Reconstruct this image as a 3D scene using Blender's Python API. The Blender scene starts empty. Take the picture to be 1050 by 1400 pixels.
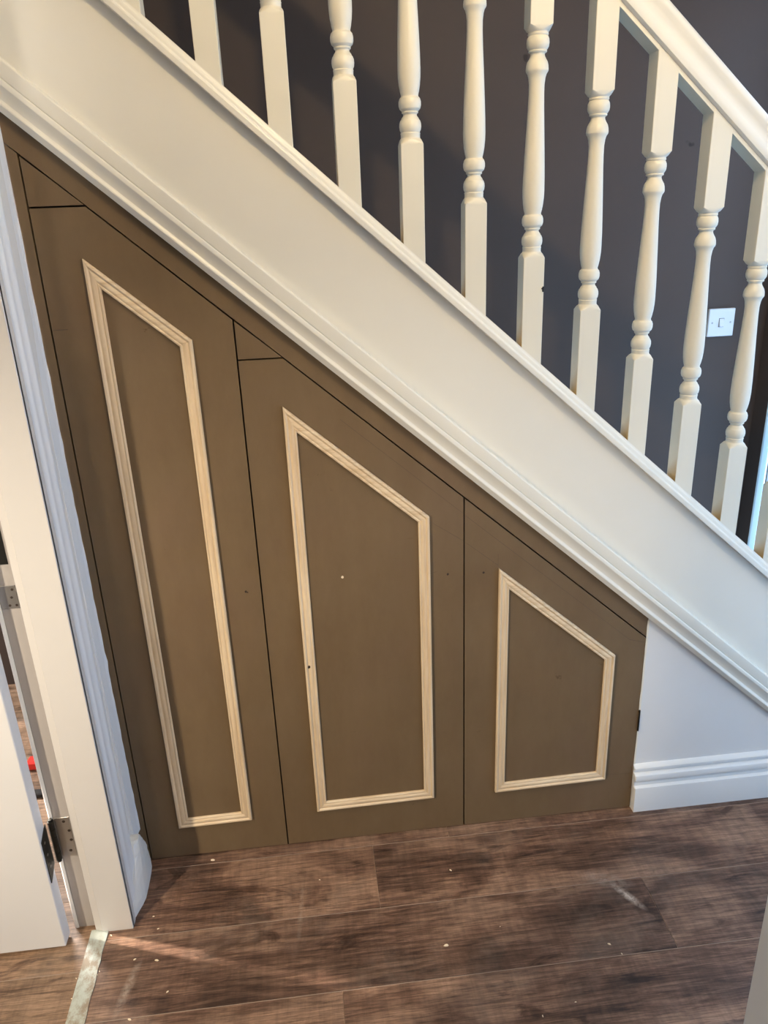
import bpy, bmesh, math, random
from mathutils import Matrix, Vector
C = bpy.context.scene.collection
scn = bpy.context.scene
random.seed(7)

# ------------------------------------------------------------------ camera, light, exposure
cam_d = bpy.data.cameras.new('camera'); cam = bpy.data.objects.new('camera', cam_d); C.objects.link(cam)
CY, CP, CR = 0.0938280, 0.3704311, -0.0394950
fw = Vector((math.sin(CY)*math.cos(CP), math.cos(CY)*math.cos(CP), -math.sin(CP)))
rt = Vector((math.cos(CY), -math.sin(CY), 0)); up = rt.cross(fw)
r2 = rt*math.cos(CR) + up*math.sin(CR); u2 = -rt*math.sin(CR) + up*math.cos(CR)
m = Matrix((r2, u2, -fw)).transposed().to_4x4(); m.translation = Vector((0, -1.5, 1.4491)); cam.matrix_world = m
cam_d.sensor_fit = 'VERTICAL'; cam_d.sensor_height = 36.0; cam_d.sensor_width = 27.0
cam_d.lens = 1052.2/1400*36.0; cam_d.clip_start = 0.02
scn.camera = cam
w = bpy.data.worlds.new('world'); scn.world = w; w.use_nodes = True
w.node_tree.nodes['Background'].inputs[0].default_value = (0.55, 0.72, 1.0, 1)
w.node_tree.nodes['Background'].inputs[1].default_value = 1.0
scn.view_settings.view_transform = 'Standard'; scn.view_settings.look = 'None'
scn.view_settings.gamma = 1; scn.view_settings.use_curve_mapping = False
scn.view_settings.exposure = 0.0

def lamp(name, kind, loc, power, col, size, target=None, **kw):
    d = bpy.data.lights.new(name, kind); d.energy = power; d.color = col
    if kind == 'AREA':
        d.shape = 'DISK'; d.size = size
    else:
        d.shadow_soft_size = size
    for k, v in kw.items(): setattr(d, k, v)
    o = bpy.data.objects.new(name, d); C.objects.link(o); o.location = loc
    if target is not None:
        o.rotation_euler = (Vector(target)-Vector(loc)).to_track_quat('-Z', 'Y').to_euler()
    return o
# ceiling lamp of the room on the left (shines in through its doorway)
lamp('room_lamp', 'SPOT', (-1.31, -1.49, 1.50), 150, (1.0, 0.85, 0.63), 0.03, (-0.05, 0.0, 0.15), spot_size=1.15, spot_blend=1.0)
# hall ceiling lamp
lamp('hall_lamp', 'POINT', (0.50, -1.02, 2.36), 33, (1.0, 0.73, 0.37), 0.022)
# added fill light in the open area behind the camera
lamp('rear_fill', 'AREA', (-0.9, -2.2, 2.36), 17, (1.0, 0.90, 0.76), 0.35, (0, -1.6, 0))
# window of the left room: a low beam that slips past the hinge gap
lamp('room_window', 'SPOT', (-2.0, 0.305, 1.15), 800, (1.0, 0.84, 0.68), 0.035, (-0.27, -0.286, 0.0), spot_size=0.16, spot_blend=0.5)
lamp('room_fill', 'AREA', (-1.15, 0.75, 1.6), 55, (1.0, 0.95, 0.9), 0.5, (-0.8, 0.1, 0.0))  # added area light that brightens the left room's floor

# ------------------------------------------------------------------ materials
def mat(name, base=(0.8, 0.8, 0.8), rough=0.5, metal=0.0, spec=0.5):
    M = bpy.data.materials.new(name); M.use_nodes = True
    b = M.node_tree.nodes['Principled BSDF']
    b.inputs['Base Color'].default_value = (*base, 1); b.inputs['Roughness'].default_value = rough
    b.inputs['Metallic'].default_value = metal; b.inputs['Specular IOR Level'].default_value = spec
    return M
class NT:
    def __init__(s, M): s.M = M; s.t = M.node_tree; s.b = s.t.nodes['Principled BSDF']
    def n(s, kind, **kw):
        x = s.t.nodes.new(kind)
        for k, v in kw.items(): setattr(x, k, v)
        return x
    def l(s, a, b): s.t.links.new(a, b)
    def coord(s, scale=(1, 1, 1), rnd=0.0, kind='Object'):
        tc = s.n('ShaderNodeTexCoord'); mp = s.n('ShaderNodeMapping'); mp.inputs['Scale'].default_value = scale
        s.l(tc.outputs[kind], mp.inputs[0])
        if rnd:
            oi = s.n('ShaderNodeObjectInfo'); mu = s.n('ShaderNodeMath', operation='MULTIPLY'); mu.inputs[1].default_value = rnd
            s.l(oi.outputs['Random'], mu.inputs[0])
            cx = s.n('ShaderNodeCombineXYZ'); s.l(mu.outputs[0], cx.inputs[0]); s.l(mu.outputs[0], cx.inputs[1])
            s.l(cx.outputs[0], mp.inputs['Location'])
        return mp.outputs[0]
    def noise(s, vec, scale=5, detail=4, rough=0.5, dist=0.0):
        x = s.n('ShaderNodeTexNoise'); x.inputs['Scale'].default_value = scale; x.inputs['Detail'].default_value = detail
        x.inputs['Roughness'].default_value = rough; x.inputs['Distortion'].default_value = dist
        s.l(vec, x.inputs['Vector']); return x.outputs['Fac']
    def ramp(s, fac, stops):
        x = s.n('ShaderNodeValToRGB'); e = x.color_ramp.elements
        while len(e) < len(stops): e.new(0.5)
        for i, (p, c) in enumerate(stops):
            e[i].position = p; e[i].color = (*c, 1) if len(c) == 3 else c
        s.l(fac, x.inputs[0]); return x.outputs['Color']
    def mix(s, fac, a, b, mode='MIX'):
        x = s.n('ShaderNodeMix', data_type='RGBA', blend_type=mode)
        for v, i in ((fac, 0), (a, 6), (b, 7)):
            if hasattr(v, 'links'): s.l(v, x.inputs[i])
            elif isinstance(v, (int, float)): x.inputs[i].default_value = v
            else: x.inputs[i].default_value = (*v, 1)
        return x.outputs[2]
    def bump(s, h, strength=0.2, dist=0.001):
        x = s.n('ShaderNodeBump'); x.inputs['Strength'].default_value = strength; x.inputs['Distance'].default_value = dist
        s.l(h, x.inputs['Height']); s.l(x.outputs[0], s.b.inputs['Normal'])
    def col(s, c): s.l(c, s.b.inputs['Base Color'])
    def rough(s, c): s.l(c, s.b.inputs['Roughness'])

def mk_white(name, base, rough, streak=(1, 1, 1), bs=0.12):
    M = mat(name, base, rough); N = NT(M)
    v = N.coord(); f = N.noise(v, 2.2, 5, 0.6)
    d = tuple(c*0.94 for c in base)
    N.col(N.ramp(f, [(0.3, d), (0.7, base)]))
    h = N.noise(N.coord(streak), 60, 4, 0.6); N.bump(h, bs, 0.0006)
    return M
M_white = mk_white('satin_white_paint', (0.80, 0.765, 0.68), 0.33, (0.15, 1, 1))
M_baluster = None
M_wallwhite = mk_white('white_wall_paint', (0.74, 0.73, 0.72), 0.7)
M_ceiling = mk_white('ceiling_paint', (0.8, 0.79, 0.76), 0.9)
M_arch = mk_white('brushed_white_gloss', (0.86, 0.88, 0.92), 0.30, (1, 1, 0.04), 0.5)
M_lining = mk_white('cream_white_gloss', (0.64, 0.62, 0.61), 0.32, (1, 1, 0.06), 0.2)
M_jamb = mk_white('shaded_jamb_paint', (0.40, 0.37, 0.355), 0.4, (1, 1, 0.06), 0.2)  # the rebate's shade is put into this darker grey
M_door = mk_white('white_door_paint', (0.72, 0.72, 0.74), 0.38, (1, 1, 0.1))
M_skirt = mk_white('skirting_white', (0.80, 0.80, 0.79), 0.32, (0.1, 1, 1), 0.2)

# baluster paint with the bare-wood stain low on the left side
M_baluster = mat('baluster_paint', (0.80, 0.76, 0.67), 0.36); N = NT(M_baluster)
tc = N.n('ShaderNodeTexCoord'); sp = N.n('ShaderNodeSeparateXYZ'); N.l(tc.outputs['Object'], sp.inputs[0])
ln = N.n('ShaderNodeMath', operation='MULTIPLY_ADD'); N.l(sp.outputs[1], ln.inputs[0]); ln.inputs[1].default_value = 1.1; N.l(sp.outputs[2], ln.inputs[2])
hz = N.n('ShaderNodeMapRange'); hz.inputs['From Min'].default_value = 0.058; hz.inputs['From Max'].default_value = 0.005; N.l(ln.outputs[0], hz.inputs[0])
xx = N.n('ShaderNodeMath', operation='LESS_THAN'); N.l(sp.outputs[0], xx.inputs[0]); xx.inputs[1].default_value = -0.0199
mu = N.n('ShaderNodeMath', operation='MULTIPLY'); N.l(hz.outputs[0], mu.inputs[0]); N.l(xx.outputs[0], mu.inputs[1])
f = N.noise(N.coord(), 3, 3)
N.col(N.mix(mu.outputs[0], N.ramp(f, [(0.3, (0.73, 0.69, 0.58)), (0.7, (0.79, 0.75, 0.64))]), (0.50, 0.34, 0.14)))
N.bump(N.noise(N.coord((1, 1, 0.1)), 90, 3), 0.12, 0.0005)

M_mdf = mat('raw_mdf', (0.2, 0.145, 0.09), 0.55, spec=0.35); N = NT(M_mdf)
f1 = N.noise(N.coord(), 2.6, 5, 0.6, 0.4); f2 = N.noise(N.coord((1, 1, 0.35)), 9, 5, 0.7)
c = N.ramp(f1, [(0.3, (0.134, 0.086, 0.046)), (0.5, (0.152, 0.102, 0.056)), (0.7, (0.158, 0.102, 0.062))])
c = N.mix(0.35, c, N.ramp(f2, [(0.35, (0.116, 0.074, 0.036)), (0.65, (0.176, 0.122, 0.066))]))
sm = N.ramp(N.noise(N.coord((1, 1, 2.2)), 7.5, 6, 0.75, 1.6), [(0.27, (0.60, 0.54, 0.46)), (0.33, (1, 1, 1))])
c = N.mix(1.0, c, sm, 'MULTIPLY')
N.col(c); N.bump(N.noise(N.coord(), 220, 3), 0.08, 0.0003)

M_mdf_edge = mat('mdf_sawn_edge', (0.10, 0.055, 0.025), 0.8)
M_pine = mat('pine_moulding', (0.6, 0.42, 0.24), 0.55); N = NT(M_pine)
v = N.coord((1, 1, 1), 3.0)
f = N.noise(N.coord((9, 9, 0.5), 3.0), 14, 5, 0.65, 0.3)
g = N.noise(v, 3, 3)
c = N.ramp(f, [(0.3, (0.54, 0.39, 0.23)), (0.5, (0.68, 0.52, 0.34)), (0.7, (0.78, 0.64, 0.45))])
N.col(N.mix(0.35, c, N.ramp(g, [(0.35, (0.60, 0.44, 0.28)), (0.65, (0.77, 0.62, 0.43))])))
N.bump(f, 0.15, 0.0005)
M_pine_h = mat('pine_moulding_cross', (0.6, 0.42, 0.24), 0.55); N = NT(M_pine_h)
f = N.noise(N.coord((0.6, 9, 9), 3.0), 14, 5, 0.65, 0.3)
N.col(N.ramp(f, [(0.3, (0.56, 0.41, 0.25)), (0.5, (0.70, 0.54, 0.36)), (0.7, (0.80, 0.66, 0.47))]))
N.bump(f, 0.15, 0.0005)

def mk_floor(name, dark, mid, light, rnd):
    M = mat(name, mid, 0.42, spec=0.4); N = NT(M)
    fa = N.noise(N.coord((1.2, 2.3, 1), rnd), 2.6, 5, 0.58, 1.0)      # big cloudy board figure
    fb = N.noise(N.coord((0.55, 7, 1), rnd), 6.5, 8, 0.70, 1.6)       # long wavy grain
    wv = N.n('ShaderNodeTexWave', bands_direction='Y'); wv.inputs['Scale'].default_value = 26; wv.inputs['Distortion'].default_value = 9.0
    wv.inputs['Detail'].default_value = 4; wv.inputs['Detail Scale'].default_value = 0.9; wv.inputs['Detail Roughness'].default_value = 0.6
    N.l(N.coord((0.22, 1, 1), rnd), wv.inputs['Vector'])
    fc = N.noise(N.coord((1.6, 42, 1), rnd), 9, 5, 0.75, 0.5)         # fine pores
    fe = N.noise(N.coord((20, 2.4, 1), rnd), 3, 5, 0.7)               # cross saw marks
    fk = N.noise(N.coord((1.4, 3.8, 1), rnd), 4.5, 5, 0.6, 1.0)       # knots and dark patches
    c = N.ramp(fa, [(0.38, dark), (0.48, mid), (0.60, light)])
    c = N.mix(0.33, c, N.ramp(fb, [(0.40, tuple(x*0.5 for x in dark)), (0.49, mid), (0.58, light)]))
    c = N.mix(0.30, c, N.ramp(wv.outputs['Fac'], [(0.05, (0.42, 0.38, 0.35)), (0.30, (1, 1, 1)), (0.9, (1.15, 1.12, 1.1))]), 'MULTIPLY')
    c = N.mix(0.70, c, N.ramp(fc, [(0.40, (0.38, 0.34, 0.32)), (0.53, (1.08, 1.08, 1.08))]), 'MULTIPLY')
    c = N.mix(0.34, c, N.ramp(fe, [(0.40, (0.55, 0.52, 0.5)), (0.58, (1.2, 1.16, 1.12))]), 'MULTIPLY')
    c = N.mix(0.85, c, N.ramp(fk, [(0.32, (0.30, 0.25, 0.24)), (0.42, (1, 1, 1))]), 'MULTIPLY')
    # per board tone
    oi = N.n('ShaderNodeObjectInfo')
    c = N.mix(1.0, c, N.ramp(oi.outputs['Random'], [(0.0, (0.84, 0.84, 0.86)), (1.0, (1.16, 1.12, 1.08))]), 'MULTIPLY')
    # fine dust smears left on the boards
    gp = N.n('ShaderNodeNewGeometry')
    for (cx, cy, ang, lx, ly, amt) in ((0.632, -0.262, -1.02, 0.055, 0.012, 0.85), (0.600, -0.212, -0.4, 0.07, 0.025, 0.30), (-0.452, -0.335, 1.35, 0.075, 0.012, 0.40), (-0.10, -0.20, 1.5, 0.09, 0.007, 0.22)):
        mp = N.n('ShaderNodeMapping', vector_type='TEXTURE'); mp.inputs['Location'].default_value = (cx, cy, 0); mp.inputs['Rotation'].default_value = (0, 0, ang); mp.inputs['Scale'].default_value = (lx, ly, 1)
        N.l(gp.outputs['Position'], mp.inputs[0])
        gr = N.n('ShaderNodeTexGradient', gradient_type='SPHERICAL'); N.l(mp.outputs[0], gr.inputs[0])
        nz = N.ramp(N.noise(gp.outputs['Position'], 55, 5, 0.75, 0.6), [(0.36, (0, 0, 0)), (0.62, (1, 1, 1))])
        mm = N.n('ShaderNodeMath', operation='MULTIPLY'); N.l(gr.outputs['Fac'], mm.inputs[0]); N.l(nz, mm.inputs[1])
        m2 = N.n('ShaderNodeMath', operation='MULTIPLY', use_clamp=True); m2.inputs[1].default_value = amt*1.6; N.l(mm.outputs[0], m2.inputs[0])
        c = N.mix(m2.outputs[0], c, (0.48, 0.42, 0.37))
    # footfall dust
    du = N.ramp(N.noise(N.coord((1, 1, 1)), 3.2, 7, 0.75), [(0.52, (0, 0, 0)), (0.78, (0.30, 0.30, 0.30))])
    c = N.mix(du, c, (0.30, 0.25, 0.21))
    N.col(c)
    N.rough(N.ramp(fb, [(0.3, (0.5, 0.5, 0.5)), (0.7, (0.36, 0.36, 0.36))]))
    N.bump(N.mix(0.5, fb, fc), 0.25, 0.0008)
    return M
M_floor = mk_floor('dark_rustic_laminate', (0.054, 0.031, 0.023), (0.150, 0.088, 0.063), (0.30, 0.198, 0.142), 17.0)
M_floor2 = mk_floor('lighter_rustic_laminate', (0.12, 0.075, 0.045), (0.26, 0.17, 0.11), (0.38, 0.26, 0.18), 9.0)
M_joint = mat('dusty_joint', (0.34, 0.26, 0.21), 0.9)

M_grey = mat('grey_brown_wall_paint', (0.10, 0.088, 0.095), 0.6, spec=0.3); N = NT(M_grey)
f = N.noise(N.coord(), 1.6, 5, 0.6)
c = N.ramp(f, [(0.3, (0.080, 0.059, 0.051)), (0.7, (0.094, 0.070, 0.061))])
sp_ = N.ramp(N.noise(N.coord(), 11, 3, 0.6), [(0.235, (0.45, 0.42, 0.4)), (0.27, (1, 1, 1))])
N.col(N.mix(1.0, c, sp_, 'MULTIPLY')); N.bump(N.noise(N.coord(), 180, 3), 0.2, 0.0006)

M_steel = mat('brushed_steel', (0.42, 0.40, 0.38), 0.38, 0.9)
M_darksteel = mat('oiled_dark_steel', (0.05, 0.05, 0.045), 0.35, 0.85)
M_black = mat('black_void', (0.012, 0.010, 0.010), 0.7)
M_hole = mat('dark_hole', (0.03, 0.018, 0.012), 0.8)
M_pencil = mat('pencil_graphite', (0.085, 0.055, 0.035), 0.6)
M_strip = mat('threshold_metal', (0.48, 0.53, 0.50), 0.45, 0.25); N = NT(M_strip)
f = N.noise(N.coord((1, 0.6, 1)), 22, 6, 0.75)
N.col(N.ramp(f, [(0.40, (0.30, 0.25, 0.19)), (0.52, (0.46, 0.50, 0.46)), (0.7, (0.54, 0.60, 0.57))]))
M_plastic = mat('white_switch_plastic', (0.78, 0.80, 0.83), 0.25)
M_chip = mat('pale_wood_chip', (0.8, 0.68, 0.5), 0.8)
M_red = mat('red_plastic', (0.75, 0.03, 0.02), 0.4)
M_green = mat('green_plastic', (0.02, 0.35, 0.2), 0.4)
M_bareroom = mk_white('room_paint', (0.74, 0.70, 0.68), 0.8)
M_caulk = mk_white('cream_filler', (0.80, 0.74, 0.62), 0.6, bs=0.6)
M_upvc = mat('white_upvc', (0.62, 0.78, 0.86), 0.3)
M_glass = bpy.data.materials.new('frosted_daylight_glass'); M_glass.use_nodes = True
nt = M_glass.node_tree; nt.nodes.clear()
em = nt.nodes.new('ShaderNodeEmission'); em.inputs[0].default_value = (0.43, 0.67, 1.0, 1); em.inputs[1].default_value = 2.85
ou = nt.nodes.new('ShaderNodeOutputMaterial'); nt.links.new(em.outputs[0], ou.inputs[0])

# ------------------------------------------------------------------ helpers
S = 0.88243            # pitch of the stair: drop per metre along X
def link(name, me, material, parent=None):
    o = bpy.data.objects.new(name, me); C.objects.link(o)
    if material is not None and not me.materials: me.materials.append(material)
    if parent is not None: o.parent = parent
    return o
def mesh_of(name, bm, smooth=None):
    bmesh.ops.recalc_face_normals(bm, faces=bm.faces[:])
    me = bpy.data.meshes.new(name); bm.to_mesh(me); bm.free()
    if smooth:
        for p in me.polygons: p.use_smooth = True
        me.set_sharp_from_angle(angle=math.radians(smooth))
    return me
def obj(name, bm, material, parent=None, smooth=None): return link(name, mesh_of(name, bm, smooth), material, parent)
def empty(name, loc=(0, 0, 0)):
    o = bpy.data.objects.new(name, None); C.objects.link(o); o.location = loc; o.empty_display_size = 0.1; return o
def tag(o, label, cat, group=None):
    o['label'] = label; o['category'] = cat
    if group: o['group'] = group
    return o
def struct(o): o['kind'] = 'structure'; return o
def box(bm, x0, x1, y0, y1, z0, z1, bev=0.0):
    r = bmesh.ops.create_cube(bm, size=1.0)
    vs = r['verts']
    for v in vs:
        v.co = Vector(((x0+x1)/2+v.co.x*(x1-x0), (y0+y1)/2+v.co.y*(y1-y0), (z0+z1)/2+v.co.z*(z1-z0)))
    if bev:
        es = set(e for v in vs for e in v.link_edges)
        bmesh.ops.bevel(bm, geom=list(es), offset=bev, segments=1, affect='EDGES')
def boxo(name, dims, material, parent=None, bev=0.0):
    """box whose origin sits at its own centre-bottom"""
    bm = bmesh.new(); box(bm, *dims, bev=bev); return obj(name, bm, material, parent)
def loft(bm, rings, closed=True, caps=True):
    rs = [[bm.verts.new(p) for p in r] for r in rings]
    n = len(rs[0])
    for a, b in zip(rs, rs[1:]):
        for i in range(n if closed else n-1):
            j = (i+1) % n; bm.faces.new((a[i], a[j], b[j], b[i]))
    if caps:
        bm.faces.new(rs[0][::-1]); bm.faces.new(rs[-1])
def rake(bm, prof, x0, x1):
    """profile of (y, I) where I = z + S*x, extruded down the pitch between two plumb cuts"""
    loft(bm, [[(x, y, i-S*x) for y, i in prof] for x in (x0, x1)])
def extr_x(bm, prof, x0, x1): loft(bm, [[(x, y, z) for y, z in prof] for x in (x0, x1)])
def extr_z(bm, prof, z0, z1): loft(bm, [[(x, y, z) for x, y in prof] for z in (z0, z1)])
def plate(bm, poly, y0, y1):
    """polygon in XZ given a thickness along Y"""
    loft(bm, [[(x, y, z) for x, z in poly] for y in (y0, y1)])
def cyl(bm, c, axis, r, h, n=16, r2=None):
    ax = Vector(axis).normalized(); q = ax.to_track_quat('Z', 'Y')
    rr = r if r2 is None else r2
    rings = []
    for k, R in ((0, r), (1, rr)):
        rings.append([tuple(Vector(c)+q @ Vector((R*math.cos(2*math.pi*i/n), R*math.sin(2*math.pi*i/n), k*h))) for i in range(n)])
    loft(bm, rings)

# ------------------------------------------------------------------ the shell
WX = -0.482           # hall side of the left wall
WXB = -0.590
ROWS = [0.1535-0.185*k for k in range(0, 18)]      # plank seams across the hall
fl = struct(boxo('floor', (-0.56, 1.47, -3.0, 0.86, -0.06, -0.0011), M_joint))
def planks(parent, rows, joints, xa, xb, material, top=0.0, ymax=9):
    for k in range(len(rows)-1):
        y1, y0 = rows[k], rows[k+1]
        if y0 >= ymax: continue
        y1 = min(y1, ymax)
        L = 1.26; j = joints[k % len(joints)]
        xs = [xa]; x = j - math.ceil((j-xa)/L)*L
        while x < xb-0.02:
            if x > xa+0.02: xs.append(x)
            x += L
        xs.append(xb)
        for a, b in zip(xs, xs[1:]):
            bm = bmesh.new()
            box(bm, a+0.0004-(a+b)/2, b-0.0004-(a+b)/2, y0+0.0009-(y0+y1)/2, y1-0.0009-(y0+y1)/2, -0.001, 0, bev=0.0003)
            o = obj('plank', bm, material, parent); o.location = ((a+b)/2, (y0+y1)/2, top)
planks(fl, ROWS, [0.2685, 0.0775, 0.6825, -0.0175, 0.42, 0.95, 0.20, 0.70, -0.3], -0.54, 1.466, M_floor, ymax=0.03)
fl2 = struct(boxo('floor_left', (-3.0, -0.56, -3.0, 1.9, -0.06, -0.0011), M_joint))
planks(fl2, [1.75-0.185*k for k in range(26)], [-1.2, -0.75, -1.6, -0.95], -2.98, -0.545, M_floor2)

struct(boxo('wall_back', (-3.0, 1.60, 0.86, 0.98, 0, 4.9), M_grey))
bm = bmesh.new()                                   # return nib beside the daylight opening
box(bm, 1.466, 1.60, 0.785, 0.86, 0, 4.9); box(bm, 1.466, 1.60, -3.0, -1.25, 0, 4.9); box(bm, 1.466, 1.60, -1.25, 0.785, 2.15, 4.9)
struct(obj('wall_right', bm, M_grey))
bm = bmesh.new()
box(bm, WXB, WX, -0.165, 0.0, 0, 2.4); box(bm, WXB, WX, -0.99, -0.165, 2.03, 2.4); box(bm, WXB, WX, -3.0, -0.99, 0, 2.4)
struct(obj('wall_left', bm, M_wallwhite))
struct(boxo('wall_front', (0.200, 1.466, -1.36, -1.26, 0, 2.4), M_wallwhite))
struct(boxo('wall_rear', (-3.0, 1.6, -3.12, -3.0, 0, 4.9), M_wallwhite))
struct(boxo('wall_far_left', (-3.12, -3.0, -3.0, 1.9, 0, 4.9), M_bareroom))
struct(boxo('wall_room_end', (-3.0, WXB, 1.9, 2.0, 0, 2.4), M_bareroom))
bm = bmesh.new()
box(bm, -3.0, 1.6, -3.0, -0.10, 2.42, 2.5); box(bm, -3.0, -1.35, -0.10, 1.9, 2.42, 2.5)
struct(obj('ceiling', bm, M_ceiling))
struct(boxo('ceiling_stairwell', (-3.0, 1.6, -0.2, 0.98, 4.8, 4.9), M_ceiling))
struct(boxo('wall_stairwell', (-3.0, 1.6, -0.2, -0.10, 2.5, 4.8), M_wallwhite))

# white wall below the string, right of the cupboard
bm = bmesh.new(); a, b = 0.7465, 1.37
plate(bm, [(a, 0), (b, 0), (b, 1.2275-S*b), (a, 1.2275-S*a)], 0.001, 0.09)
wu = struct(obj('wall_understairs', bm, M_wallwhite))
bm = bmesh.new()                                   # ragged filler bead on its cut edge
zz = [0.137+0.41*i/22 for i in range(23)]
loft(bm, [[(0.7455-random.uniform(0, 0.0016), -0.0008, z), (0.7485+random.uniform(0, 0.0008), -0.0008, z), (0.7485, 0.004, z), (0.7455, 0.004, z)] for z in zz])
obj('filler_bead', bm, M_caulk, wu)

# baseboard right: torus profile
prof = [(0.004, 0), (-0.018, 0), (-0.018, 0.070), (-0.0172, 0.0735), (-0.0100, 0.0770), (-0.0090, 0.0850), (-0.0110, 0.0900), (-0.0160, 0.0955),
        (-0.0168, 0.1040), (-0.0150, 0.1100), (-0.0110, 0.1135), (-0.0055, 0.1155), (-0.0050, 0.1215), (-0.0105, 0.1245), (-0.0100, 0.1290), (-0.006, 0.134), (0.0, 0.137), (0.004, 0.137)]
bm = bmesh.new()
xs_ = [0.7445, 0.748, 1.37]
loft(bm, [[(x+(0.0 if x > 0.746 else (0.003*(1-z/0.137))), y if x > 0.746 else y*0.82, z) for y, z in prof] for x in xs_])
struct(obj('baseboard_right', bm, M_skirt, None, 25))

# ------------------------------------------------------------------ left doorway: lining, architrave, door
tl = struct(empty('trim_1', (-0.53, -0.18, 0)))
def at(o, p):
    o.parent = p; o.matrix_parent_inverse = p.matrix_world.inverted() if False else Matrix.Translation(-p.location); return o
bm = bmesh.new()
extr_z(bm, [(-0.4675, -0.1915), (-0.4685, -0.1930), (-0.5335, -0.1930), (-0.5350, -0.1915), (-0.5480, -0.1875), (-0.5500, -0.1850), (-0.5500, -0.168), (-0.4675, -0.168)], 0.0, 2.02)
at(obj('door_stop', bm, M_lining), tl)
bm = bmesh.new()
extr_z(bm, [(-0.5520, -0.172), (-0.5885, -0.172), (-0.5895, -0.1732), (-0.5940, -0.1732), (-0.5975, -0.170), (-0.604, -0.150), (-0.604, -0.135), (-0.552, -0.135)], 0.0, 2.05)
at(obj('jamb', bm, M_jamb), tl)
bm = bmesh.new(); extr_z(bm, [(-0.5890, -0.1738), (-0.5950, -0.1742), (-0.5985, -0.170), (-0.5985, -0.165), (-0.5890, -0.165)], 0.0, 2.05); at(obj('lit_jamb_edge', bm, M_skirt), tl)  # added white strip paints in the left room's light on the jamb nose
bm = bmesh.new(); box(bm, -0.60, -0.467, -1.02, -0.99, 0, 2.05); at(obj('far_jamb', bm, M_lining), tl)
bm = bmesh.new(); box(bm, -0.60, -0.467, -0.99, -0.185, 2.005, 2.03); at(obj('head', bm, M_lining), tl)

# architrave with brushed flutes: (x, y) profile, facing +X
pr = [(-0.484, -0.1925), (-0.4695, -0.1925), (-0.4680, -0.1915), (-0.4675, -0.190), (-0.4675, -0.184), (-0.4695, -0.181), (-0.4700, -0.176), (-0.4692, -0.160),
      (-0.4697, -0.158), (-0.4697, -0.150), (-0.4685, -0.146), (-0.4672, -0.139), (-0.4690, -0.133), (-0.4700, -0.129), (-0.4700, -0.113), (-0.4685, -0.108),
      (-0.4680, -0.101), (-0.4700, -0.094), (-0.4755, -0.0875), (-0.484, -0.0865)]
bm = bmesh.new(); extr_z(bm, pr, 0.0, 2.10)
struct(obj('trim_2', bm, M_arch, None, 35))
bm = bmesh.new(); box(bm, -0.484, -0.468, -1.09, -0.995, 0, 2.1); box(bm, -0.484, -0.468, -0.995, -0.1945, 2.02, 2.1)
struct(obj('trim_3', bm, M_arch))
# chewed filler line where the wall meets the raw board
bm = bmesh.new()
rings = []
for i in range(61):
    z = 0.10+1.55*i/60; r = random.uniform(0, 0.0016) + (0.0022 if i in (18, 42) else 0)
    xw = -0.4805+0.006*max(0, 1-z/1.3)*1.2
    rings.append([(-0.49, -0.045, z), (xw-0.0022, -0.045, z), (xw-0.001, -0.012, z), (xw+r, -0.0015, z), (-0.49, -0.0015, z)])
loft(bm, rings)
struct(obj('trim_4', bm, M_arch, None))
# stump of skirting left between architrave and cupboard, torn along the top
bm = bmesh.new(); rings = []
for z, y0_, y1_, bx in ((0.0, -0.166, -0.009, 0.0), (0.022, -0.160, -0.0085, 0.0), (0.045, -0.150, -0.009, -0.001), (0.058, -0.140, -0.014, -0.0015), (0.066, -0.135, -0.011, -0.002), (0.082, -0.122, -0.018, -0.003),
                        (0.090, -0.114, -0.028, -0.003), (0.104, -0.104, -0.030, -0.004), (0.110, -0.100, -0.039, -0.004), (0.122, -0.094, -0.041, -0.005), (0.130, -0.086, -0.050, -0.0055), (0.1335, -0.076, -0.060, -0.007)):
    L_ = y1_-y0_
    prof_ = [(0.0, -0.4685), (0.10, -0.4640), (0.22, -0.4580), (0.34, -0.4545), (0.55, -0.4540), (0.80, -0.4550), (0.93, -0.4570), (1.0, -0.4620)]
    rings.append([(-0.484, y0_, z)] + [(max(-0.4690, x+bx+random.uniform(-0.0005, 0.0005)), y0_+L_*t, z) for t, x in prof_] + [(-0.484, y1_, z)])
loft(bm, rings)
struct(obj('baseboard_left', bm, M_skirt))

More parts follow.
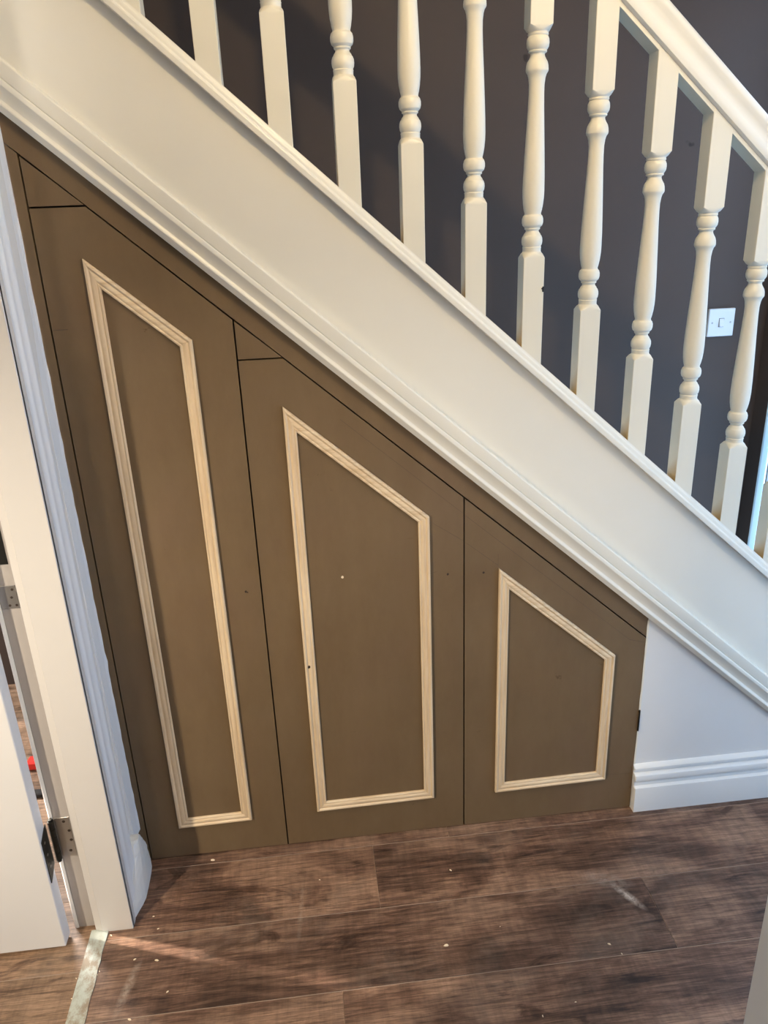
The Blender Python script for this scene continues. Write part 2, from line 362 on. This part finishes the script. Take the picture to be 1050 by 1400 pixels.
dr = struct(empty('door_1', (-0.6, -0.19, 0)))
bm = bmesh.new(); box(bm, -1.37, -0.6020, -0.2255, -0.1905, 0.008, 1.985, bev=0.0015)
at(obj('leaf', bm, M_door), dr)
def hinge(z0, z1, material, dark, name_p, with_leaf=True):
    # frame leaf, let into the rebate
    bm = bmesh.new(); box(bm, -0.5865, -0.5575, -0.1733, -0.1715, z0, z1, bev=0.0004)
    h = at(obj('hinge_plate', bm, material), tl)
    for dz, dx in ((0.15, -0.568), (0.42, -0.562), (0.66, -0.562), (0.9, -0.569)):
        bm = bmesh.new(); cyl(bm, (dx, -0.1732, z0+(z1-z0)*dz), (0, -1, 0), 0.0032, 0.0005, 14)
        s_ = obj('screw_hole', bm, M_hole); s_.parent = h
    if with_leaf:
        bm = bmesh.new()
        n = 5
        for k in range(n):
            a = z0+(z1-z0)*k/n; cyl(bm, (-0.5925, -0.1795, a+0.0006), (0, 0, 1), 0.0062, (z1-z0)/n-0.0012, 16)
        cyl(bm, (-0.5925, -0.1795, z0-0.004), (0, 0, 1), 0.0045, z1-z0+0.008, 12)
        at(obj('hinge_knuckle', bm, dark, None, 30), dr)
        bm = bmesh.new(); loft(bm, [[(-0.6018, -0.187, z0-0.0), (-0.6018, -0.220, z0-0.022), (-0.6018, -0.220, z1-0.018), (-0.6018, -0.187, z1)], [(-0.6000, -0.187, z0), (-0.6000, -0.220, z0-0.022), (-0.6000, -0.220, z1-0.018), (-0.6000, -0.187, z1)]])
        q = at(obj('hinge_leaf', bm, dark), dr)
        for k in range(3):
            bm = bmesh.new(); cyl(bm, (-0.6000, -0.209, z0+(z1-z0)*(0.12+0.3*k)), (1, 0, 0), 0.003, 0.0008, 12)
            s_ = obj('screw', bm, M_steel); s_.parent = q
hinge(0.203, 0.306, M_steel, M_darksteel, 'low')
hinge(1.640, 1.740, M_steel, M_darksteel, 'top')
# old painted-over plate higher up, and the edge of the middle hinge
bm = bmesh.new(); box(bm, -0.5880, -0.5560, -0.1740, -0.1715, 0.795, 0.842, bev=0.0006)
h = at(obj('keep_plate', bm, M_steel), tl)
for px, pz in ((-0.562, 0.834), (-0.566, 0.818), (-0.572, 0.802), (-0.560, 0.802)):
    bm = bmesh.new(); cyl(bm, (px, -0.1740, pz), (0, -1, 0), 0.0024, 0.0005, 12)
    s_ = obj('screw_hole', bm, M_hole); s_.parent = h
bm = bmesh.new(); box(bm, -0.5880, -0.5590, -0.1736, -0.1715, 0.884, 0.985, bev=0.0006)
at(obj('hinge_plate', bm, M_darksteel), tl)

# threshold strip
bm = bmesh.new()
edge = [(-0.5215+random.uniform(-0.0022, 0.0012), -0.187-0.80*i/40) for i in range(41)]
poly = [(-0.5585, -0.187)] + [(x, y) for x, y in edge] + [(-0.5585, -0.987)]
loft(bm, [[(x, y, z) for x, y in poly] for z in (0.0, 0.0025)])
t = obj('threshold_strip', bm, M_strip)
tag(t, 'worn grey metal threshold strip across the doorway floor, beside the white door frame', 'threshold strip')

# things glimpsed through the hinge gap
def small(name, dims, material, label, cat):
    x0, x1, y0, y1, z0, z1 = dims
    bm = bmesh.new(); box(bm, x0-(x0+x1)/2, x1-(x0+x1)/2, y0-(y0+y1)/2, y1-(y0+y1)/2, 0, z1-z0, bev=min(x1-x0, y1-y0, z1-z0)*0.2)
    o = obj(name, bm, material); o.location = ((x0+x1)/2, (y0+y1)/2, z0); return tag(o, label, cat)
small('plastic_tub', (-0.875, -0.83, 0.385, 0.42, 0.0, 0.03), M_red, 'red plastic tub on the floor, glimpsed through the gap above the dark door hinge', 'tub')
small('plastic_box', (-0.835, -0.785, 0.265, 0.290, 0.0, 0.015), M_black, 'small black box on the floor, glimpsed through the gap below the red tub', 'box')

# ------------------------------------------------------------------ the cupboard under the stairs
cb = empty('understairs_cupboard', (0.13, 0.0, 0.0))
tag(cb, 'row of three raw brown board cupboard doors fitted under the white staircase', 'cupboard')
DT = 0.018
G = 0.0016                                           # half a gap
IG = 1.1592
def zt(x, off=0.0): return IG-S*x+off
gv = G*1.33
def part(name, poly, y0=0.0, y1=DT, material=M_mdf, parent=cb):
    bm = bmesh.new(); plate(bm, poly, y0, y1)
    o = obj(name, bm, material)
    if parent: at(o, parent)
    return o
XA, XB, XC, XD = -0.4605, -0.1290, 0.3122, 0.7448
# black sheet standing in for the shaded inside, behind all the gaps
part('dark_inside_sheet', [(-0.478, 0.001), (0.744, 0.001), (0.744, 1.20-S*0.744), (-0.478, 1.20+S*0.478)], DT+0.004, DT+0.020, M_black)
# sloping head board and left upright
part('head_board', [(-0.4795, zt(-0.4795, gv)), (0.7462, zt(0.7462, gv)), (0.7462, 1.228-S*0.7462), (-0.4795, 1.228+S*0.4795)])
part('side_strip', [(-0.4795, 0.0), (XA-G*0.9, 0.0), (XA-G*0.9, zt(XA-G, -gv*0.3)), (-0.4795, zt(-0.4795, -gv*0.3))])
z1 = 1.4800; x1 = (IG-z1)/S; z2 = 1.1965; x2 = (IG-z2)/S
part('corner_filler', [(XA+G, z1+G), (x1-gv, z1+G), (XA+G, zt(XA+G, -gv))])
part('corner_filler', [(XB+G, z2+G), (x2-gv, z2+G), (XB+G, zt(XB+G, -gv))])
zb = 0.0035
d1 = part('cupboard_door', [(XA+G, zb), (XB-G, zb), (XB-G, zt(XB-G, -gv)), (x1, z1-G), (XA+G, z1-G)])
d2 = part('cupboard_door', [(XB+G, zb), (XC-G, zb), (XC-G, zt(XC-G, -gv)), (x2, z2-G), (XB+G, z2-G)])
d3 = part('cupboard_door', [(XC+G, zb), (XD, zb), (XD, zt(XD, -gv)), (XC+G, zt(XC+G, -gv))])
d1['label'] = 'tallest door at the left, with a long narrow moulding frame'
d2['label'] = 'middle door with a wide moulding frame'
d3['label'] = 'shortest door at the right, sloping top reaching the white wall'

# pine mouldings: profile across the width (t from outer edge inwards, h height)
MP = [(0, 0), (0.0, 0.0062), (0.0012, 0.0082), (0.0045, 0.0088), (0.0062, 0.0078), (0.0074, 0.0060), (0.0085, 0.0058), (0.0098, 0.0066), (0.0130, 0.0070), (0.0160, 0.0064),
      (0.0180, 0.0048), (0.0192, 0.0046), (0.0205, 0.0058), (0.0225, 0.0056), (0.0240, 0.0038), (0.0240, 0)]
def mouldings(door, poly):
    n = len(poly); P = [Vector(p) for p in poly]
    cen = sum(P, Vector((0, 0)))/n
    mit = []
    for i in range(n):
        a = (P[i]-P[i-1]).normalized(); b = (P[(i+1) % n]-P[i]).normalized()
        na = Vector((-a.y, a.x)); nb = Vector((-b.y, b.x))
        if (cen-P[i]).dot(na) < 0: na = -na; 
        if (cen-P[i]).dot(nb) < 0: nb = -nb
        q = (na+nb); mit.append(q/(q.dot(na)))
    for i in range(n):
        j = (i+1) % n; d = (P[j]-P[i]).normalized()
        gap = 0.0002
        ra = [(P[i]+mit[i]*t+d*gap) for t, h in MP]; rb = [(P[j]+mit[j]*t-d*gap) for t, h in MP]
        bm = bmesh.new(); mid = (P[i]+P[j])/2
        loft(bm, [[(p.x-mid.x, -MP[k][1], p.y-mid.y) for k, p in enumerate(r)] for r in (ra, rb)])
        ang = abs(d.x) > 0.5
        o = obj('moulding', bm, M_pine_h if ang else M_pine, None, 28)
        o.parent = door; o.location = (mid.x, -0.0001, mid.y)
mouldings(d1, [(-0.3825, 0.0935), (-0.2085, 0.0960), (-0.2085, 1.2395), (-0.3825, 1.3925)])
mouldings(d2, [(-0.0510, 0.1000), (0.2365, 0.1040), (0.2365, 0.8475), (-0.0510, 1.1020)])
mouldings(d3, [(0.3895, 0.1000), (0.6710, 0.1045), (0.6710, 0.4640), (0.3895, 0.7125)])
def mark(door, name, x, z, r, material, y=-0.0004):
    bm = bmesh.new()
    pts = [(x+r*random.uniform(0.75, 1.25)*math.cos(k*math.pi/5), z+r*random.uniform(0.75, 1.25)*math.sin(k*math.pi/5)) for k in range(10)]
    plate(bm, pts, y, 0.0)
    o = obj(name, bm, material); o.parent = door; return o
mark(d1, 'screw_hole', -0.1626, 0.7047, 0.0026, M_hole); mark(d1, 'screw_hole', -0.159, 0.703, 0.0015, M_hole)
mark(d2, 'screw_hole', 0.2756, 0.7073, 0.0026, M_hole); mark(d3, 'screw_hole', 0.3555, 0.7038, 0.0026, M_hole)
mark(d2, 'filler_dab', 0.0454, 0.7208, 0.0030, M_chip); mark(d2, 'knot_hole', -0.0415, 0.5083, 0.0032, M_hole, -0.0078)
def pencil(door, x0, z0, x1_, z1_, w_=0.0008):
    d = Vector((x1_-x0, z1_-z0)).normalized(); n = Vector((-d.y, d.x))*w_/2
    bm = bmesh.new(); plate(bm, [(x0-n.x, z0-n.y), (x1_-n.x, z1_-n.y), (x1_+n.x, z1_+n.y), (x0+n.x, z0+n.y)], -0.00025, 0.0)
    o = obj('pencil_line', bm, M_pencil); o.parent = door
pencil(d2, 0.06, 1.122-S*0.06, 0.309, 1.121-S*0.309, 0.0006); pencil(d3, 0.315, 1.120-S*0.315, 0.705, 1.122-S*0.705, 0.0007)
pencil(d3, 0.705, 1.122-S*0.705, 0.742, 0.489, 0.0009)
pencil(d2, 0.245, 0.83, 0.309, 0.785, 0.0006); pencil(d3, 0.315, 0.780, 0.388, 0.719, 0.0006)
pencil(d3, 0.388, 0.715, 0.388, 0.745, 0.0005); pencil(d3, 0.672, 0.113, 0.742, 0.110, 0.0005)
pencil(d1, XA+0.003, 1.27, XA+0.03, 1.27, 0.0012)
bm = bmesh.new(); cyl(bm, (0.7460, -0.0025, 0.240), (0, 0, 1), 0.0022, 0.060, 12); q = obj('hinge_knuckle', bm, M_darksteel); q.parent = d3

# ------------------------------------------------------------------ staircase
st = empty('staircase', (0.4, 0.0, 0.0))
tag(st, 'white painted staircase side running down to the right above the brown cupboards', 'staircase')
bm = bmesh.new(); rake(bm, [(-0.0045, 1.228), (0.0265, 1.228), (0.0265, 1.545), (-0.0045, 1.545)], -1.30, 1.37); at(obj('stringer', bm, M_white), st)
bm = bmesh.new()   # flat backing fillet of the lower moulding
rake(bm, [(0.0, 1.260), (-0.0190, 1.260), (-0.0190, 1.2722), (-0.0202, 1.2732), (-0.0205, 1.2750), (-0.0200, 1.3010), (-0.0185, 1.3032), (-0.0150, 1.3045), (-0.0040, 1.3055), (0.0, 1.3055)], -1.30, 1.37); at(obj('backing_fillet', bm, M_white, None, 20), st)
bm = bmesh.new()   # the ogee that covers the joint to the cupboard
rake(bm, [(-0.0020, 1.2125), (-0.0120, 1.2122), (-0.0165, 1.2215), (-0.0185, 1.2255), (-0.0182, 1.2285), (-0.0165, 1.2315), (-0.0155, 1.2350), (-0.0162, 1.2400), (-0.0185, 1.2480),
          (-0.0218, 1.2565), (-0.0236, 1.2605), (-0.0238, 1.2640), (-0.0230, 1.2690), (-0.0215, 1.2712), (-0.0020, 1.2716)], -1.30, 1.37); at(obj('cover_moulding', bm, M_white, None, 24), st)
# treads, risers: nosing line just under the string's top
k = 0
for i in range(-3, 8):
    zt_ = 1.595-0.1985*i-0.05; xn = (1.495-zt_)/S
    if xn < -1.15 or zt_ < 0.30: continue
    bm = bmesh.new(); box(bm, xn-0.245, xn+0.015, 0.028, 0.855, zt_-0.024, zt_, bev=0.004); at(obj('tread', bm, M_lining), st)
    bm = bmesh.new(); box(bm, xn-0.014, xn, 0.028, 0.855, zt_-0.198, zt_-0.025); at(obj('riser', bm, M_white), st)

# ------------------------------------------------------------------ balustrade
bl = empty('balustrade', (0.4, 0.006, 0.9))
tag(bl, 'white painted balustrade of turned spindles and sloping handrail on top of the stair side', 'balustrade')
bm = bmesh.new()
rake(bm, [(-0.0040, 1.5330), (-0.0215, 1.5330), (-0.0232, 1.5345), (-0.0232, 1.5450), (-0.0222, 1.5480), (-0.0195, 1.5500), (-0.0185, 1.5520), (-0.0182, 1.5570), (-0.0172, 1.5600), (-0.0160, 1.5610),
          (-0.0152, 1.5630), (-0.0145, 1.5660), (-0.0145, 1.5672), (0.0340, 1.5672), (0.0345, 1.5660), (0.0345, 1.5330), (0.0270, 1.5330), (0.0270, 1.5460), (-0.0040, 1.5460)], -1.30, 1.285)
at(obj('base_rail', bm, M_white, None, 20), bl)
bm = bmesh.new()
rake(bm, [(-0.0137, 2.2745), (-0.0137, 2.2850), (0.0257, 2.2850), (0.0257, 2.2745)], -1.30, 1.285); at(obj('infill_fillet', bm, M_baluster), bl)
bm = bmesh.new()
half = [(0.0185, 2.2838), (0.0245, 2.2850), (0.0280, 2.2880), (0.0290, 2.2930), (0.0285, 2.3020), (0.0255, 2.3120), (0.0240, 2.3220), (0.0262, 2.3320), (0.0285, 2.3400), (0.0275, 2.3480), (0.0235, 2.3560), (0.0160, 2.3620), (0.0080, 2.3645)]
prof = [(0.006-y, i) for y, i in half] + [(0.006+y, i) for y, i in half[::-1]]
rake(bm, prof, -1.30, 1.285); at(obj('handrail', bm, M_white, None, 35), bl)

HS = 0.0202
def ring(z, r, sq=False, n=32, slope=0.0):
    out = []
    for i in range(n):
        a = 2*math.pi*(i+0.0)/n + math.pi/4; c, s = math.cos(a), math.sin(a)
        if sq:
            k = r/max(abs(c), abs(s)); x, y = c*k, s*k
            def mp(v):      # crowd the vertices towards the arrises
                u = abs(v)/r
                if u > 0.999: return v
                t = 0.0 if u < 0.05 else 0.42 if u < 0.3 else 0.80 if u < 0.55 else 0.955
                return math.copysign(t*r, v)
            x, y = mp(x), mp(y)
            # eased arris
            lim = r*1.955
            if abs(x)+abs(y) > lim:
                q = (abs(x)+abs(y)-lim)/2; x -= math.copysign(q, x); y -= math.copysign(q, y)
        else: x, y = c*r, s*r
        out.append((x, y, z-slope*x))
    return out
def lerp_ring(z, t, r=0.0192):
    a, b = ring(z, HS, True), ring(z, r); return [tuple(p+(q-p)*t for p, q in zip(u, v)) for u, v in zip(a, b)]
def shoulder(z0, dz):      # rounded-over corner: corner verts sit back from the flats
    out = []
    for x, y, z in ring(z0, HS, True):
        k = min(1, (abs(x)+abs(y)-HS)/(HS*0.94)); out.append((x, y, z0-dz*k*k))
    return out
R = [ring(-0.002, HS, True, slope=S), ring(0.1825, HS, True), shoulder(0.1885, 0.0050), lerp_ring(0.1908, 0.75), lerp_ring(0.1918, 1.0)]
prf = [(0.1925, 0.0185), (0.1945, 0.0172), (0.2000, 0.0172), (0.2020, 0.0178), (0.2035, 0.0168),
       (0.2045, 0.0172), (0.2075, 0.0188), (0.2130, 0.0196), (0.2180, 0.0192), (0.2225, 0.0175), (0.2240, 0.0160), (0.2265, 0.0150), (0.2290, 0.0128), (0.2310, 0.0120), (0.2330, 0.0124),
       (0.2340, 0.0142), (0.2355, 0.0148), (0.2370, 0.0142), (0.2380, 0.0155), (0.2410, 0.0184), (0.2460, 0.0198), (0.2520, 0.0198), (0.2570, 0.0182), (0.2600, 0.0155),
       (0.2620, 0.0152), (0.2680, 0.0168), (0.2780, 0.0186), (0.2900, 0.0197), (0.3020, 0.0200), (0.3250, 0.0196), (0.3600, 0.0182), (0.4000, 0.0163), (0.4350, 0.0146), (0.4600, 0.0137),
       (0.4750, 0.0138), (0.4850, 0.0150), (0.4910, 0.0168), (0.4940, 0.0190), (0.4960, 0.0198), (0.4985, 0.0199), (0.5040, 0.0194), (0.5090, 0.0180), (0.5125, 0.0160), (0.5140, 0.0150), (0.5175, 0.0132), (0.5205, 0.0124),
       (0.5230, 0.0130), (0.5240, 0.0155), (0.5258, 0.0162), (0.5275, 0.0155), (0.5290, 0.0170), (0.5330, 0.0192), (0.5385, 0.0199), (0.5440, 0.0194), (0.5480, 0.0176), (0.5490, 0.0166),
       (0.5500, 0.0176), (0.5520, 0.0180), (0.5535, 0.0174), (0.5550, 0.0180)]
R += [ring(z, r) for z, r in prf]
R += [lerp_ring(0.5560, 1.0), lerp_ring(0.5570, 0.75), shoulder(0.5588, -0.0055), ring(0.5650, HS, True), ring(0.7130, HS, True, slope=S)]
bm = bmesh.new(); loft(bm, R); bme = mesh_of('baluster', bm, 24); bme.materials.append(M_baluster)
BX = [-0.354, -0.243, -0.125, -0.0135, 0.1015, 0.2155, 0.331, 0.4432, 0.559, 0.675, 0.788, 0.902, 1.016, 1.130]
for i, x in enumerate(BX):
    o = link('baluster', bme, None); at(o, bl); o.location = (x, 0.006, 1.567-S*x)
    if i == 7:   # black scuff on the right arris of its square foot
        bm = bmesh.new(); box(bm, -0.0022, 0.0012, -0.0012, 0.0008, -0.006, 0.004, bev=0.0008); box(bm, -0.004, 0.0, -0.0012, 0.0006, -0.001, 0.0015)
        s_ = obj('black_scuff', bm, M_black); s_.parent = o; s_.location = (HS-0.0008, -HS, 0.1270)
        o['label'] = 'spindle with a small black scuff low on its right edge'
bm = bmesh.new(); box(bm, 1.285, 1.375, -0.040, 0.050, 0.0, 1.35, bev=0.004); box(bm, 1.278, 1.382, -0.047, 0.057, 1.35, 1.375, bev=0.004)
at(obj('newel_post', bm, M_white), bl)

# ------------------------------------------------------------------ light switch on the back wall
sw = empty('light_switch', (1.3115, 0.86, 1.088)); tag(sw, 'square white single rocker light switch on the grey wall behind the spindles', 'light switch')
def ats(bm, name, material, parent=sw, smooth=None):
    o = obj(name, bm, material, None, smooth); o.parent = parent; return o
bm = bmesh.new(); box(bm, -0.043, 0.043, -0.011, 0.0, -0.043, 0.043, bev=0.002); pl = ats(bm, 'face_plate', M_plastic)
bm = bmesh.new(); loft(bm, [[(-0.0075, -0.011, -0.0125), (0.0075, -0.011, -0.0125), (0.0075, -0.011, 0.0125), (-0.0075, -0.011, 0.0125)], [(-0.0070, -0.0175, -0.0120), (0.0070, -0.0175, -0.0120), (0.0070, -0.0125, 0.0120), (-0.0070, -0.0125, 0.0120)]])
ats(bm, 'rocker', M_plastic)
bm = bmesh.new(); box(bm, -0.0085, 0.0085, -0.0113, -0.0105, -0.0135, 0.0135); ats(bm, 'rocker_slot', M_hole)
for x in (-0.030, 0.030):
    bm = bmesh.new(); cyl(bm, (x, -0.011, 0.0), (0, -1, 0), 0.003, 0.0005, 16); ats(bm, 'screw', M_steel)

# ------------------------------------------------------------------ glazed daylight screen in the right wall
win = struct(empty('window_1', (1.50, 0.0, 0.0)))
def fr(y0, y1, z0, z1, x0=1.468, x1=1.53, material=M_upvc, name='window_frame'):
    bm = bmesh.new(); box(bm, x0, x1, y0, y1, z0, z1, bev=0.003); return at(obj(name, bm, material), win)
fr(0.7775, 0.785, 0.0, 2.15, 1.464, 1.53); fr(-1.25, -1.20, 0.0, 2.15); fr(-1.20, 0.7775, 2.10, 2.15); fr(-1.20, 0.7775, 0.0, 0.05)
fr(0.742, 0.745, 0.05, 2.10, 1.47, 1.49, M_steel, 'glazing_bead')
for a, b in ((0.745, 0.7775), (0.30, 0.742), (-0.25, 0.24), (-0.75, -0.31), (-1.20, -0.81)):
    bm = bmesh.new(); box(bm, 1.486, 1.492, a, b, 0.05, 2.10); at(obj('pane', bm, M_glass), win)
fr(0.24, 0.30, 0.05, 2.10); fr(-0.31, -0.25, 0.05, 2.10); fr(-0.81, -0.75, 0.05, 2.10)

# ------------------------------------------------------------------ pale casing close to the camera, right
bm = bmesh.new(); box(bm, 0.1938, 0.2200, -1.362, -1.250, 0, 2.1, bev=0.003); box(bm, 0.195, 0.27, -1.376, -1.36, 0, 2.12, bev=0.003)
struct(obj('trim_5', bm, M_wallwhite))

# ------------------------------------------------------------------ crumbs of wood on the floor
def chip(x, y, s, label, group=None):
    bm = bmesh.new(); n = 6
    r = [random.uniform(0.6, 1.0) for _ in range(n)]
    an = random.uniform(0, 3.1)
    def p(k, z, q):
        a = 2*math.pi*k/n; X, Y = s*r[k]*q*math.cos(a), 0.45*s*r[k]*q*math.sin(a)
        return (X*math.cos(an)-Y*math.sin(an), X*math.sin(an)+Y*math.cos(an), z)
    loft(bm, [[p(k, 0, 1) for k in range(n)], [p(k, s*0.35, 0.75) for k in range(n)]])
    o = obj('wood_chip', bm, M_chip); o.location = (x, y, 0.0); tag(o, label, 'wood chip', group)
chip(0.2525, -0.1347, 0.0055, 'pale wood chip on the floor in front of the middle cupboard door')
chip(0.2057, -0.330, 0.0080, 'largest tan wood chip, on the floor below the middle cupboard door')
chip(0.5451, -0.3738, 0.0050, 'pale wood chip on the floor in front of the right-hand cupboard door')
chip(-0.3117, -0.0218, 0.0070, 'flat wood shaving on the floor against the foot of the tall left door')
gA = 'wood crumbs by the threshold strip'
for x, y, s in ((-0.5319, -0.1908, 0.003), (-0.5133, -0.2046, 0.0045), (-0.4505, -0.2721, 0.0042), (-0.4037, -0.2804, 0.0055), (-0.3696, -0.3558, 0.0042), (-0.5244, -0.2840, 0.003),
                (-0.5215, -0.297, 0.003), (-0.5185, -0.290, 0.0025), (-0.5246, -0.3749, 0.0042), (-0.4352, -0.4049, 0.0048), (-0.4133, -0.2018, 0.0035), (-0.4286, -0.1673, 0.003), (-0.563, -0.30, 0.0025), (-0.5600, -0.345, 0.0035)):
    z = 0
    chip(x, y, s, 'tiny pale wood crumb scattered on the floor near the doorway threshold strip', gA)
gB = 'wood crumbs at the right of the floor'
for x, y, s in ((0.562, -0.3987, 0.003), (0.433, -0.4868, 0.003), (0.3614, -0.5052, 0.0035), (-0.0554, -0.1185, 0.003), (0.33, -0.30, 0.002)):
    chip(x, y, s, 'tiny pale wood crumb on the dark floor well clear of the doorway', gB)
